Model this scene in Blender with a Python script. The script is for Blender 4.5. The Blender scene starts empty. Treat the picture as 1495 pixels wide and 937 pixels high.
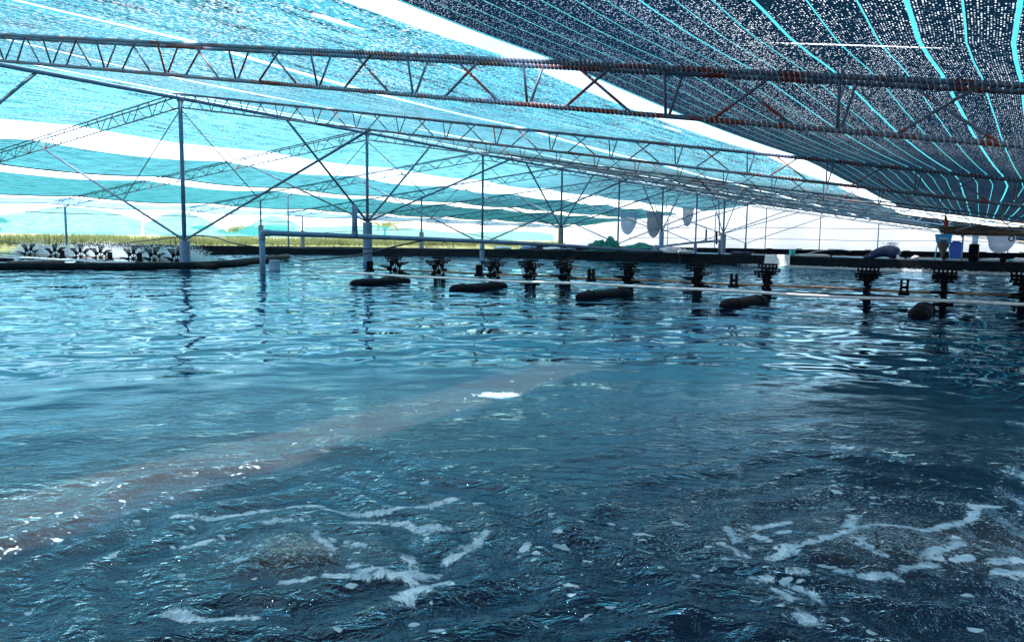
import bpy, math, random
import numpy as np
from mathutils import Vector, Matrix, noise as mnoise
random.seed(7); RNG = np.random.default_rng(7)
sc = bpy.context.scene
COL = sc.collection
rad = math.radians

# ------------------------------------------------------------------ camera
PITCH, ROLL, FPX = 0.1055, 0.0138, 1110.0
cam_d = bpy.data.cameras.new('camera'); cam = bpy.data.objects.new('camera', cam_d); COL.objects.link(cam)
cam_d.sensor_width = 36; cam_d.lens = FPX / 1495 * 36; cam_d.clip_start = .05; cam_d.clip_end = 6000
fw = Vector((0, math.cos(PITCH), -math.sin(PITCH))); u0 = Vector((0, math.sin(PITCH), math.cos(PITCH))); r0 = Vector((1, 0, 0))
rt = r0 * math.cos(ROLL) + u0 * math.sin(ROLL); up = u0 * math.cos(ROLL) - r0 * math.sin(ROLL)
M = Matrix.Identity(4)
for i in range(3):
    M[i][0], M[i][1], M[i][2] = rt[i], up[i], -fw[i]
M.translation = Vector((0, 0, 1.0))
cam.matrix_world = M
sc.camera = cam

# ------------------------------------------------------------------ world, sun, exposure
SUN_EL, SUN_AZ = rad(65), rad(-38)          # azimuth from +Y towards +X: ahead and to the left
w = bpy.data.worlds.new('World'); sc.world = w; w.use_nodes = True
nt_ = w.node_tree; nt_.nodes.clear()
out = nt_.nodes.new('ShaderNodeOutputWorld'); bg = nt_.nodes.new('ShaderNodeBackground')
sky = nt_.nodes.new('ShaderNodeTexSky'); sky.sky_type = 'NISHITA'; sky.sun_disc = False
sky.sun_elevation = SUN_EL; sky.sun_rotation = SUN_AZ; sky.air_density = 1.0; sky.dust_density = .4; sky.ozone_density = 1.5
tc = nt_.nodes.new('ShaderNodeTexCoord'); cn = nt_.nodes.new('ShaderNodeTexNoise')
cn.inputs['Scale'].default_value = 2.2; cn.inputs['Detail'].default_value = 6
cr = nt_.nodes.new('ShaderNodeValToRGB'); cr.color_ramp.elements[0].position = .40; cr.color_ramp.elements[1].position = .62
mx = nt_.nodes.new('ShaderNodeMix'); mx.data_type = 'RGBA'
mx.inputs['B'].default_value = (9.0, 10.0, 11.2, 1)      # thin bright cloud
nt_.links.new(tc.outputs['Generated'], cn.inputs['Vector']); nt_.links.new(cn.outputs['Fac'], cr.inputs['Fac'])
nt_.links.new(cr.outputs['Color'], mx.inputs['Factor']); nt_.links.new(sky.outputs['Color'], mx.inputs['A'])
nt_.links.new(mx.outputs['Result'], bg.inputs['Color']); nt_.links.new(bg.outputs['Background'], out.inputs['Surface'])
bg.inputs['Strength'].default_value = .12
sd = bpy.data.lights.new('sun', 'SUN'); sun = bpy.data.objects.new('sun', sd); COL.objects.link(sun)
sd.energy = 4.2; sd.angle = rad(1.2); sd.color = (1, .96, .9)
sdir = Vector((math.sin(SUN_AZ) * math.cos(SUN_EL), math.cos(SUN_AZ) * math.cos(SUN_EL), math.sin(SUN_EL)))
sun.rotation_euler = sdir.to_track_quat('Z', 'Y').to_euler()
vs = sc.view_settings; vs.view_transform = 'Standard'; vs.look = 'None'; vs.gamma = 1.0; vs.use_curve_mapping = False
vs.exposure = 1.45
sc.render.engine = 'CYCLES'
sc.cycles.max_bounces = 6; sc.cycles.diffuse_bounces = 2; sc.cycles.glossy_bounces = 3; sc.cycles.transparent_max_bounces = 24
sc.cycles.caustics_reflective = False; sc.cycles.caustics_refractive = False
sc.cycles.use_denoising = True

# ------------------------------------------------------------------ the farm's own axes: n = bays along the ridge, t = metres across it
X0, Y0, TH, BAY, ZR, SLL, SLR = -10.3338, 24.0277, .5485, 8.4214, 5.3371, .1076, .1488
Rv = Vector((math.sin(TH), math.cos(TH), 0)); Qv = Vector((math.cos(TH), -math.sin(TH), 0)); O3 = Vector((X0, Y0, 0))
def W(n, t, z=0.0):
    p = O3 + Rv * (n * BAY) + Qv * t
    return Vector((p.x, p.y, z))
def roofz(t): return ZR - (SLR * t if t > 0 else -SLL * t)

# ------------------------------------------------------------------ material helpers
class G:
    def __init__(s, name):
        s.m = bpy.data.materials.new(name); s.m.use_nodes = True; s.t = s.m.node_tree; s.t.nodes.clear()
        s.out = s.t.nodes.new('ShaderNodeOutputMaterial')
    def n(s, kind, **kw):
        nd = s.t.nodes.new('ShaderNode' + kind)
        for k, v in kw.items():
            if k.startswith('_'): setattr(nd, k[1:], v)
            else:
                key = int(k[1:]) if k[0] == 'i' and k[1:].isdigit() else k.replace('__', ' ')
                if hasattr(v, 'node'): s.t.links.new(v, nd.inputs[key])
                else: nd.inputs[key].default_value = v
        return nd
    def math(s, op, a, b=0.0, c=None, clamp=False):
        nd = s.t.nodes.new('ShaderNodeMath'); nd.operation = op; nd.use_clamp = clamp
        for i, v in enumerate((a, b) if c is None else (a, b, c)):
            if hasattr(v, 'node'): s.t.links.new(v, nd.inputs[i])
            else: nd.inputs[i].default_value = v
        return nd.outputs[0]
    def mix(s, f, a, b):
        nd = s.t.nodes.new('ShaderNodeMix'); nd.data_type = 'RGBA'
        for k, v in (('Factor', f), ('A', a), ('B', b)):
            if hasattr(v, 'node'): s.t.links.new(v, nd.inputs[k])
            else: nd.inputs[k].default_value = v if not isinstance(v, tuple) else (*v, 1)[:4]
        return nd.outputs['Result']
    def noise(s, vec, scale, detail=2, rough=.5, dist=0.0):
        return s.n('TexNoise', Vector=vec, Scale=scale, Detail=detail, Roughness=rough, Distortion=dist).outputs['Fac']
    def step(s, v, a, b):
        nd = s.n('MapRange', Value=v, From__Min=a, From__Max=b); nd.interpolation_type = 'SMOOTHSTEP'; return nd.outputs[0]
    def scale(s, vec, xyz, loc=(0, 0, 0)):
        return s.n('Mapping', Vector=vec, Scale=xyz, Location=loc).outputs[0]
    def surf(s, sh): s.t.links.new(sh, s.out.inputs['Surface']); return s.m

def plain(name, col, rough=.6, metal=0.0, var=.25, scale=9.0, bump=.0, spec=.4):
    g = G(name); co = g.n('TexCoord').outputs['Object']
    f = g.noise(co, scale, 5, .6)
    d = tuple(c * (1 - var) for c in col); l = tuple(min(1, c * (1 + var)) for c in col)
    c = g.mix(g.step(f, .3, .7), d, l)
    kw = {}
    if bump: kw['Normal'] = g.n('Bump', Height=g.noise(co, scale * 4, 4), Strength=bump, Distance=.02).outputs[0]
    b = g.n('BsdfPrincipled', Base__Color=c, Roughness=rough, Metallic=metal, **kw)
    b.inputs['Specular IOR Level'].default_value = spec
    return g.surf(b.outputs[0])

def rusty(name, base, rust, amount=.5, rough=.55, sc_=6.0):
    g = G(name); co = g.n('TexCoord').outputs['Object']
    f = g.step(g.noise(co, sc_ * .35, 4, .65), amount, amount + .07)
    base_c = g.mix(g.noise(co, sc_ * 6, 3), tuple(c * .6 for c in base), tuple(c * 1.3 for c in base))
    rust_c = g.mix(g.noise(co, sc_ * 9, 4), tuple(c * .4 for c in rust), tuple(min(1, c * 1.3) for c in rust))
    c = g.mix(f, base_c, rust_c)
    b = g.n('BsdfPrincipled', Base__Color=c, Roughness=rough, Normal=g.n('Bump', Height=g.noise(co, 60, 3), Strength=.3, Distance=.004).outputs[0])
    return g.surf(b.outputs[0])

def net_mat(name, dark, cyan, cyan_amt, hole, hs=30.0, ribs=False, stripes=None, streak=0.0, tears=(), transl=.6, clump=.12, shade_from=8.0, shade_amt=1.0, idx=0, shade_cut=.55, st_=1.0):
    """knitted shade net: uv in metres (u along the ridge, v across). Real openings between the threads let the sky through."""
    g = G(name); uv = g.n('UVMap').outputs[0]
    sx = g.n('SeparateXYZ', Vector=uv); u, v = sx.outputs[0], sx.outputs[1]
    wob = g.math('MULTIPLY', g.math('SUBTRACT', g.noise(g.scale(uv, (1.3, 1.3, 1)), 1.0, 2), .5), .02)
    vv = g.math('ADD', v, wob)
    big = g.math('MULTIPLY', g.math('SUBTRACT', g.noise(g.scale(uv, (.35, 2.2, 1)), 1.0, 4, .65), .5), clump * 2)
    if ribs:
        k = g.math('DIVIDE', vv, .0150)
        row = g.math('FLOOR', k); fr = g.math('FRACT', k)
        inrow = g.math('MULTIPLY', g.step(fr, .34, .42), g.step(fr, .84, .74))
        cx = g.n('CombineXYZ', X=g.math('MULTIPLY', u, 56.0), Y=g.math('MULTIPLY', row, 7.31)).outputs[0]
        cell = g.math('ADD', g.noise(cx, 1.0, 1), big)
        fine = g.noise(g.scale(uv, (1, 1, 1)), hs, 2)
        hm = g.math('MULTIPLY', inrow, g.step(g.math('ADD', cell, g.math('MULTIPLY', g.math('SUBTRACT', fine, .5), .5)), hole, hole + .05))
    else:
        f = g.noise(g.scale(uv, (st_, 1, 1)), hs, 2, .75)
        stk = g.math('MULTIPLY', g.math('SUBTRACT', g.noise(g.scale(uv, (.6, 22, 1)), 1.0, 3, .7), .5), streak)
        hm = g.step(g.math('ADD', g.math('ADD', f, big), stk), hole, hole + .06)
    age = g.math('MULTIPLY', g.math('ADD', g.step(u, shade_from, shade_from + 16.0), g.math('MULTIPLY', g.math('SUBTRACT', g.noise(g.scale(uv, (.07, .22, 1), (4, idx * 3.1, 0)), 1.0, 2), .5), .9)), shade_amt, clamp=True)  # shade of the far bays painted into the net: darker threads, fewer openings, patchy
    hm = g.math('MULTIPLY', hm, g.math('SUBTRACT', 1.0, g.math('MULTIPLY', age, shade_cut)))
    # threads: some black, some cyan tape
    cf = g.noise(g.scale(uv, (.8, 6, 1), (3, 9, 0)), 1.0, 4, .7)
    cf2 = g.noise(g.scale(uv, (st_, 1, 1), (31, 7, 0)), hs * .8, 3, .8)
    cm = g.step(g.math('ADD', g.math('MULTIPLY', cf, .5), g.math('MULTIPLY', cf2, .5)), 1 - cyan_amt - .06, 1 - cyan_amt + .06)
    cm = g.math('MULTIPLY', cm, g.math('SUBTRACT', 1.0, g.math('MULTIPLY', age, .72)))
    if stripes:
        sm = None
        for (pos, wd) in stripes:
            d = g.math('ABSOLUTE', g.math('SUBTRACT', vv, pos))
            e = g.math('LESS_THAN', d, wd * .38)
            sm = e if sm is None else g.math('MAXIMUM', sm, e)
        gap = g.math('GREATER_THAN', g.math('FRACT', g.math('MULTIPLY', u, 27.0)), .12)
        sm2 = g.math('MULTIPLY', sm, 1.0)
        cm = g.math('MAXIMUM', cm, sm)
        hm = g.math('MULTIPLY', hm, g.math('SUBTRACT', 1.0, sm2))
    for (tu, tv, lu, lv, soft, amp) in tears:
        du = g.math('DIVIDE', g.math('SUBTRACT', u, tu), lu); dv = g.math('DIVIDE', g.math('SUBTRACT', v, tv), lv)
        r2 = g.math('ADD', g.math('MULTIPLY', du, du), g.math('MULTIPLY', dv, dv))
        r2 = g.math('ADD', r2, g.math('MULTIPLY', g.math('SUBTRACT', g.noise(uv, soft, 3, .7), .5), amp))
        hm = g.math('MAXIMUM', hm, g.math('LESS_THAN', r2, .6))
    c = g.mix(cm, dark, cyan)
    df = g.n('BsdfDiffuse', Color=c); tl = g.n('BsdfTranslucent', Color=c)
    a = g.n('MixShader', Fac=g.math('MULTIPLY', g.math('ADD', g.math('MULTIPLY', cm, .8), .2), transl), i1=df.outputs[0], i2=tl.outputs[0])
    tr = g.n('BsdfTransparent')
    return g.surf(g.n('MixShader', Fac=hm, i1=a.outputs[0], i2=tr.outputs[0]).outputs[0])

CY = (.05, .32, .37)
MAT = {}
MAT['steel'] = rusty('painted_steel', (.10, .17, .27), (.20, .05, .03), .58, .45)
MAT['steel_red'] = rusty('rusting_steel', (.15, .21, .31), (.32, .05, .03), .49, .6)
MAT['rope'] = rusty('tie_rope', (.48, .57, .68), (.28, .05, .035), .63, .8, 5.0)
MAT['rope_dark'] = plain('dark_tie_rope', (.04, .05, .08), .8, var=.4, scale=30)
MAT['pvc'] = plain('blue_grey_pvc', (.09, .16, .27), .35, var=.2, scale=3)
MAT['pvc_light'] = plain('pale_blue_pvc', (.16, .26, .40), .4, var=.25, scale=3)
MAT['concrete'] = plain('concrete', (.24, .25, .27), .85, var=.3, scale=8, bump=.3)
MAT['black_plastic'] = plain('black_plastic', (.005, .006, .009), .65, var=.4, scale=14, bump=.1, spec=.05)
MAT['black_liner'] = plain('black_pond_liner', (.004, .008, .013), .7, var=.6, scale=5, bump=.8, spec=.1)
MAT['white_pvc'] = plain('white_pvc', (.62, .66, .70), .4, var=.15)
MAT['rust_shaft'] = rusty('rusted_shaft', (.10, .05, .03), (.30, .15, .07), .45, .7)
MAT['white_cloth'] = plain('white_sack', (.70, .72, .75), .8, var=.12, scale=7, bump=.3)
MAT['navy'] = plain('navy_tarpaulin', (.012, .025, .085), .5, var=.4, scale=7, bump=.5)
MAT['feeder_blue'] = plain('sky_blue_plastic', (.08, .46, .95), .35, var=.12)
MAT['deep_blue'] = plain('deep_blue_plastic', (.03, .12, .60), .4, var=.2)
MAT['cone'] = plain('dull_steel_cone', (.16, .15, .16), .45, .5, var=.3)
MAT['red'] = plain('red_cloth', (.55, .03, .03), .8)
MAT['aqua'] = plain('aqua_plastic', (.06, .62, .66), .4, var=.12)
MAT['green_net'] = plain('green_net_cloth', (.04, .30, .25), .9, var=.5, scale=20, bump=.8)
MAT['wood'] = plain('weathered_wood', (.13, .085, .055), .8, var=.5, scale=12, bump=.4)
MAT['bark'] = plain('bark', (.16, .12, .08), .9, var=.35)
MAT['hose'] = plain('dark_hose', (.02, .026, .036), .5)

def leaf_mat(name, col):
    g = G(name); co = g.n('TexCoord').outputs['Object']
    c = g.mix(g.noise(co, 1.3, 4, .7), tuple(x * .55 for x in col), tuple(x * 1.5 for x in col))
    d = g.n('BsdfDiffuse', Color=c); t = g.n('BsdfTranslucent', Color=c)
    return g.surf(g.n('MixShader', Fac=.4, i1=d.outputs[0], i2=t.outputs[0]).outputs[0])
MAT['grass'] = leaf_mat('grass_blades', (.22, .25, .11))
MAT['leaf'] = leaf_mat('tree_leaves', (.24, .36, .22))

def sheer(name, col, opac, stripes=0.0):
    g = G(name); uv = g.n('UVMap').outputs[0]
    f = g.noise(g.scale(uv, (1.5, 9, 1)), 1.0, 4, .7)
    d = g.n('BsdfDiffuse', Color=(*col, 1)); t = g.n('BsdfTranslucent', Color=(*col, 1))
    a = g.n('MixShader', Fac=.6, i1=d.outputs[0], i2=t.outputs[0])
    fac = g.math('ADD', opac, g.math('MULTIPLY', g.math('SUBTRACT', f, .5), .5), clamp=True)
    return g.surf(g.n('MixShader', Fac=fac, i1=g.n('BsdfTransparent').outputs[0], i2=a.outputs[0]).outputs[0])
MAT['white_wall'] = sheer('white_sheet', (.86, .87, .92), .93)
MAT['cyan_sheer'] = sheer('cyan_side_net', (.06, .46, .48), .80)
MAT['bag'] = sheer('pale_net_cloth', (.22, .36, .48), .72)
MAT['bag_grey'] = sheer('grey_net_cloth', (.26, .30, .36), .8)

EX = Vector((1, 0, 0)); EY = Vector((0, 1, 0)); EZ = Vector((0, 0, 1))
# ------------------------------------------------------------------ mesh helpers
class MB:
    def __init__(s): s.v = []; s.f = []; s.uv = {}
    def tube(s, pts, r, seg=8, cap=True, rs=None):
        pts = [Vector(p) for p in pts]; n = len(pts); base = len(s.v); prev = None
        for i, p in enumerate(pts):
            d = (pts[min(i + 1, n - 1)] - pts[max(i - 1, 0)]).normalized()
            a = Vector((0, 0, 1)) if abs(d.z) < .95 else Vector((1, 0, 0))
            x = d.cross(a).normalized()
            if prev is not None:
                x = (prev - d * prev.dot(d)).normalized()
            prev = x; y = d.cross(x); rr = rs[i] if rs else r
            for k in range(seg):
                an = 2 * math.pi * k / seg
                s.v.append(p + (x * math.cos(an) + y * math.sin(an)) * rr)
        for i in range(n - 1):
            for k in range(seg):
                a = base + i * seg + k; b = base + i * seg + (k + 1) % seg
                s.f.append((a, b, b + seg, a + seg))
        if cap:
            s.f.append(tuple(base + k for k in range(seg))[::-1]); s.f.append(tuple(base + (n - 1) * seg + k for k in range(seg)))
        return s
    def box(s, c, ex, ey, ez, sx, sy, sz):
        c = Vector(c); b = len(s.v)
        for i in (-1, 1):
            for j in (-1, 1):
                for k in (-1, 1): s.v.append(c + Vector(ex) * (i * sx / 2) + Vector(ey) * (j * sy / 2) + Vector(ez) * (k * sz / 2))
        for q in ((0, 1, 3, 2), (4, 6, 7, 5), (0, 4, 5, 1), (2, 3, 7, 6), (0, 2, 6, 4), (1, 5, 7, 3)): s.f.append(tuple(b + i for i in q))
        return s
    def lathe(s, c, prof, seg=16, axis='z', ex=None, ey=None, ez=None):
        c = Vector(c); ex = Vector(ex or (1, 0, 0)); ey = Vector(ey or (0, 1, 0)); ez = Vector(ez or (0, 0, 1)); b = len(s.v)
        for (r, z) in prof:
            for k in range(seg):
                a = 2 * math.pi * k / seg; s.v.append(c + ex * (r * math.cos(a)) + ey * (r * math.sin(a)) + ez * z)
        for i in range(len(prof) - 1):
            for k in range(seg):
                a = b + i * seg + k; d = b + i * seg + (k + 1) % seg; s.f.append((a, d, d + seg, a + seg))
        s.f.append(tuple(b + k for k in range(seg))[::-1]); s.f.append(tuple(b + (len(prof) - 1) * seg + k for k in range(seg)))
        return s
    def blob(s, c, r, seed=0, rough=.25, sub=10):
        c = Vector(c); b = len(s.v); seg = sub * 2
        for i in range(sub + 1):
            ph = math.pi * i / sub
            for k in range(seg):
                a = 2 * math.pi * k / seg
                d = Vector((math.sin(ph) * math.cos(a), math.sin(ph) * math.sin(a), math.cos(ph)))
                q = 1 + rough * mnoise.noise(d * 2.1 + Vector((seed * 3.7, seed, 0))) + rough * .5 * mnoise.noise(d * 5 + Vector((seed, 0, 9)))
                s.v.append(c + Vector((d.x * r[0], d.y * r[1], d.z * r[2])) * q)
        for i in range(sub):
            for k in range(seg):
                a = b + i * seg + k; d = b + i * seg + (k + 1) % seg; s.f.append((a, a + seg, d + seg, d))
        return s
    def build(s, name, mat, parent=None, base=None, smooth=False, uv=None):
        """vertices are in world space; the object's origin is its parent's world base (or `base`)"""
        off = Vector((0, 0, 0))
        if parent is not None: off = Vector(parent['_w'])
        elif base is not None: off = Vector(base)
        me = bpy.data.meshes.new(name); me.from_pydata([tuple(Vector(v) - off) for v in s.v], [], s.f)
        if smooth: me.polygons.foreach_set('use_smooth', [True] * len(me.polygons))
        if uv is not None:
            lay = me.uv_layers.new(name='UVMap')
            for l in me.loops: lay.data[l.index].uv = uv[l.vertex_index]
        me.materials.append(mat); me.update()
        o = bpy.data.objects.new(name, me); COL.objects.link(o)
        if parent is not None: o.parent = parent
        else: o.location = off
        o['_w'] = tuple(off)
        return o
def tag(o, label, cat, group=None, kind=None):
    if label: o['label'] = label
    if cat: o['category'] = cat
    if group: o['group'] = group
    if kind: o['kind'] = kind
    return o
def thing(name, base, label, cat, group=None):
    o = bpy.data.objects.new(name, None); COL.objects.link(o); o.location = base; o['_w'] = tuple(base); o.empty_display_size = .2
    return tag(o, label, cat, group)

_BT = [-30, -20, -15.8, -14.6, -12.3, -8.2, -3.9, 0, 3.5, 7.5, 11.5, 15.5, 18.3, 20.7, 22.8, 40]
_BN = [1.2, 1.35, 1.5, 1.78, 2.2, 2.5, 2.7, 2.8, 2.83, 2.75, 2.6, 2.4, 2.26, 2.19, 2.13, 1.8]
def nb(t): return float(np.mean([np.interp(t + d, _BT, _BN) for d in (-1, -.5, 0, .5, 1)]))
def shift(n, t, dn=.03):
    """slide a spot first surveyed on the line n onto the curving bank, keeping its bearing from the shore where the survey was made"""
    p = W(n, t); a = math.atan2(p.x, p.y)
    best = min(np.arange(t - 4, t + 4, .02), key=lambda q: abs(math.atan2(W(nb(q) + dn, q).x, W(nb(q) + dn, q).y) - a))
    return nb(best) + dn, float(best)
# ------------------------------------------------------------------ ground, water
def inpond(n, t): return -26.5 < t < 45 and -6 < n < 9.3
def grid_obj(name, xs, ys, zf, mat):
    xs = np.asarray(xs); ys = np.asarray(ys); X, Y = np.meshgrid(xs, ys); Z = zf(X, Y)
    nx, ny = len(xs), len(ys)
    co = np.stack([X, Y, Z], -1).reshape(-1, 3)
    i = np.arange(nx * ny).reshape(ny, nx)
    fc = np.stack([i[:-1, :-1], i[:-1, 1:], i[1:, 1:], i[1:, :-1]], -1).reshape(-1, 4)
    me = bpy.data.meshes.new(name); me.vertices.add(len(co)); me.vertices.foreach_set('co', co.ravel())
    me.loops.add(fc.size); me.loops.foreach_set('vertex_index', fc.ravel().astype(np.int32))
    me.polygons.add(len(fc)); me.polygons.foreach_set('loop_start', (np.arange(len(fc)) * 4).astype(np.int32))
    me.update(calc_edges=True); me.polygons.foreach_set('use_smooth', [True] * len(fc)); me.materials.append(mat); me.validate()
    o = bpy.data.objects.new(name, me); COL.objects.link(o); return o, co
def NT(X, Y):
    dx, dy = X - X0, Y - Y0
    return (dx * Rv.x + dy * Rv.y) / BAY, dx * Qv.x + dy * Qv.y
def gz(X, Y):
    n, t = NT(X, Y)
    d = np.minimum.reduce([t + 25.6, 46 - t, (n + 6) * BAY, (9.35 - n) * BAY])   # metres inside the pond basin
    z = .42 - np.clip((d + .2) / .9, 0, 1) * 1.2
    return z + .10 * np.sin(X * .31) * np.sin(Y * .27) * (d < -1)
def ground_mat():
    g = G('earth'); co = g.n('TexCoord').outputs['Object']
    c = g.mix(g.noise(co, .25, 6, .7), (.12, .15, .05), (.26, .27, .11))
    return g.surf(g.n('BsdfPrincipled', Base__Color=c, Roughness=.95).outputs[0])
gx = np.concatenate([[-3000, -1200, -500, -250], np.arange(-150, 151, 1.5), [250, 500, 1200, 3000]])
gy = np.concatenate([[-3000, -1000, -300], np.arange(-60, 181, 1.5), [260, 500, 1200, 3000]])
gr, _ = grid_obj('ground', gx, gy, gz, ground_mat()); gr['kind'] = 'structure'

def seg_dist(P, pts):
    best = np.full(len(P), 1e9)
    for a, b in zip(pts[:-1], pts[1:]):
        a = np.array(a); b = np.array(b); ab = b - a
        h = np.clip(((P - a) @ ab) / max(ab @ ab, 1e-9), 0, 1)
        best = np.minimum(best, np.linalg.norm(P - a - h[:, None] * ab, axis=1))
    return best
# foam lines on the near water as world x, y (metres): each is (half width, [points])
FOAM = [(0.022, [(-1.204, 2.617), (-1.064, 2.636), (-0.937, 2.697), (-0.725, 2.734), (-0.591, 2.682), (-0.469, 2.673), (-0.359, 2.748), (-0.201, 2.83)]), (0.018, [(-0.844, 2.565), (-0.731, 2.608)]), (0.03, [(-0.558, 2.575), (-0.458, 2.605), (-0.357, 2.583), (-0.294, 2.497)]), (0.028, [(-0.654, 2.46), (-0.598, 2.382), (-0.542, 2.297)]), (0.03, [(-0.659, 2.111), (-0.557, 2.15), (-0.428, 2.154), (-0.309, 2.176), (-0.22, 2.189)]), (0.05, [(-0.289, 2.004), (-0.284, 2.053), (-0.244, 2.106)]), (0.03, [(-0.244, 2.106), (-0.182, 2.134)]), (0.025, [(-0.195, 2.278), (-0.13, 2.343), (-0.083, 2.505)]), (0.05, [(-0.273, 2.522), (-0.235, 2.524)]), (0.026, [(-0.904, 1.947), (-0.802, 1.913), (-0.675, 1.924)]), (0.02, [(-1.061, 2.377), (-0.968, 2.391)]), (0.022, [(-0.476, 2.229), (-0.384, 2.183), (-0.282, 2.159)]), (0.03, [(-0.534, 2.418), (-0.471, 2.375)]), (0.02, [(-0.317, 2.294), (-0.279, 2.196)]), (0.026, [(0.82, 2.312), (0.875, 2.333), (0.937, 2.394), (1.093, 2.493), (1.276, 2.593), (1.447, 2.583), (1.596, 2.66), (1.733, 2.753), (1.81, 2.85), (1.798, 2.877), (1.899, 2.867)]), (0.035, [(0.888, 2.392), (0.906, 2.353)]), (0.028, [(0.832, 2.527), (0.867, 2.453)]), (0.018, [(0.859, 2.585), (1.001, 2.638)]), (0.03, [(1.193, 2.586), (1.271, 2.722)]), (0.02, [(1.002, 2.236), (1.074, 2.195), (1.162, 2.19)]), (0.018, [(1.199, 2.234), (1.333, 2.283)]), (0.03, [(1.319, 2.328), (1.428, 2.41), (1.524, 2.476), (1.539, 2.53)]), (0.016, [(1.162, 2.421), (1.207, 2.344)]), (0.03, [(0.754, 2.558), (0.769, 2.46)]), (0.028, [(0.707, 2.416), (0.751, 2.319)]), (0.02, [(0.825, 2.13), (0.865, 2.099), (0.863, 2.024)]), (0.04, [(0.778, 1.944), (0.812, 1.912)]), (0.03, [(0.763, 2.096), (0.791, 2.037)]), (0.035, [(1.542, 2.317), (1.65, 2.349)]), (0.04, [(1.505, 2.235), (1.582, 2.246)]), (0.03, [(0.725, 2.159), (0.78, 2.169)]), (0.03, [(0.856, 2.214), (0.899, 2.207)]), (0.1, [(-0.152, 4.893), (-0.005, 4.926)])]
SILT_SUN = [(.55, [tuple(W(n, 18.55 + .15 * math.sin(n * 9))[:2]) for n in np.arange(-2.4, -1.12, .08)]), (.22, [(1.2, 2.45), (1.6, 2.5), (1.75, 2.4)])]  # brown silt tint, painted in along the strip of water the sun lights
BOILS = [(-.72, 2.33), (1.31, 2.49)]
def water_z(X, Y):
    rng = np.random.default_rng(3); Z = np.zeros_like(X); dist = np.hypot(X, Y)
    for i in range(34):
        lam = .16 * (22 ** rng.random()); a = rng.normal(.5, 1.15); k = 2 * np.pi / lam
        amp = .0011 * lam ** .6
        fade = np.clip(1.6 - dist * .022 / lam * 1.0, 0, 1)
        Z += amp * fade * np.sin(k * (X * np.cos(a) + Y * np.sin(a)) + rng.random() * 6.28 + 1.3 * np.sin(X * .7 + i) + 1.1 * np.sin(Y * .9 + 2 * i))
    for (bx, by), A in zip(BOILS, (1.0, .6)):
        r = np.hypot(X - bx, (Y - by)); an = np.arctan2(Y - by, X - bx); rr = r * (1 + .12 * np.sin(3 * an + bx) + .07 * np.sin(7 * an))
        Z += A * (.032 * np.exp(-(rr / .20) ** 2) + .0095 * np.sin(rr * 2 * np.pi / .23 - .6) * np.exp(-((rr - .45) / .55) ** 2) + .013 * np.exp(-((rr - 1.02) / .06) ** 2))
    return Z
def geo(a, st, g, end):
    o = [a]
    while o[-1] < end: o.append(o[-1] + st); st *= g
    return o
xr = geo(2.9, .03, 1.045, 700); xl = geo(2.6, .03, 1.045, 700)
wx = np.array(sorted([-x for x in xl]) + list(np.arange(-2.6 + .028, 2.9, .028)) + xr)
wy = np.array([-60, -20, -8, -3, -1, 0, .5] + list(np.arange(.8, 5.2, .028)) + geo(5.2, .03, 1.022, 150))
wy = np.unique(wy)

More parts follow.
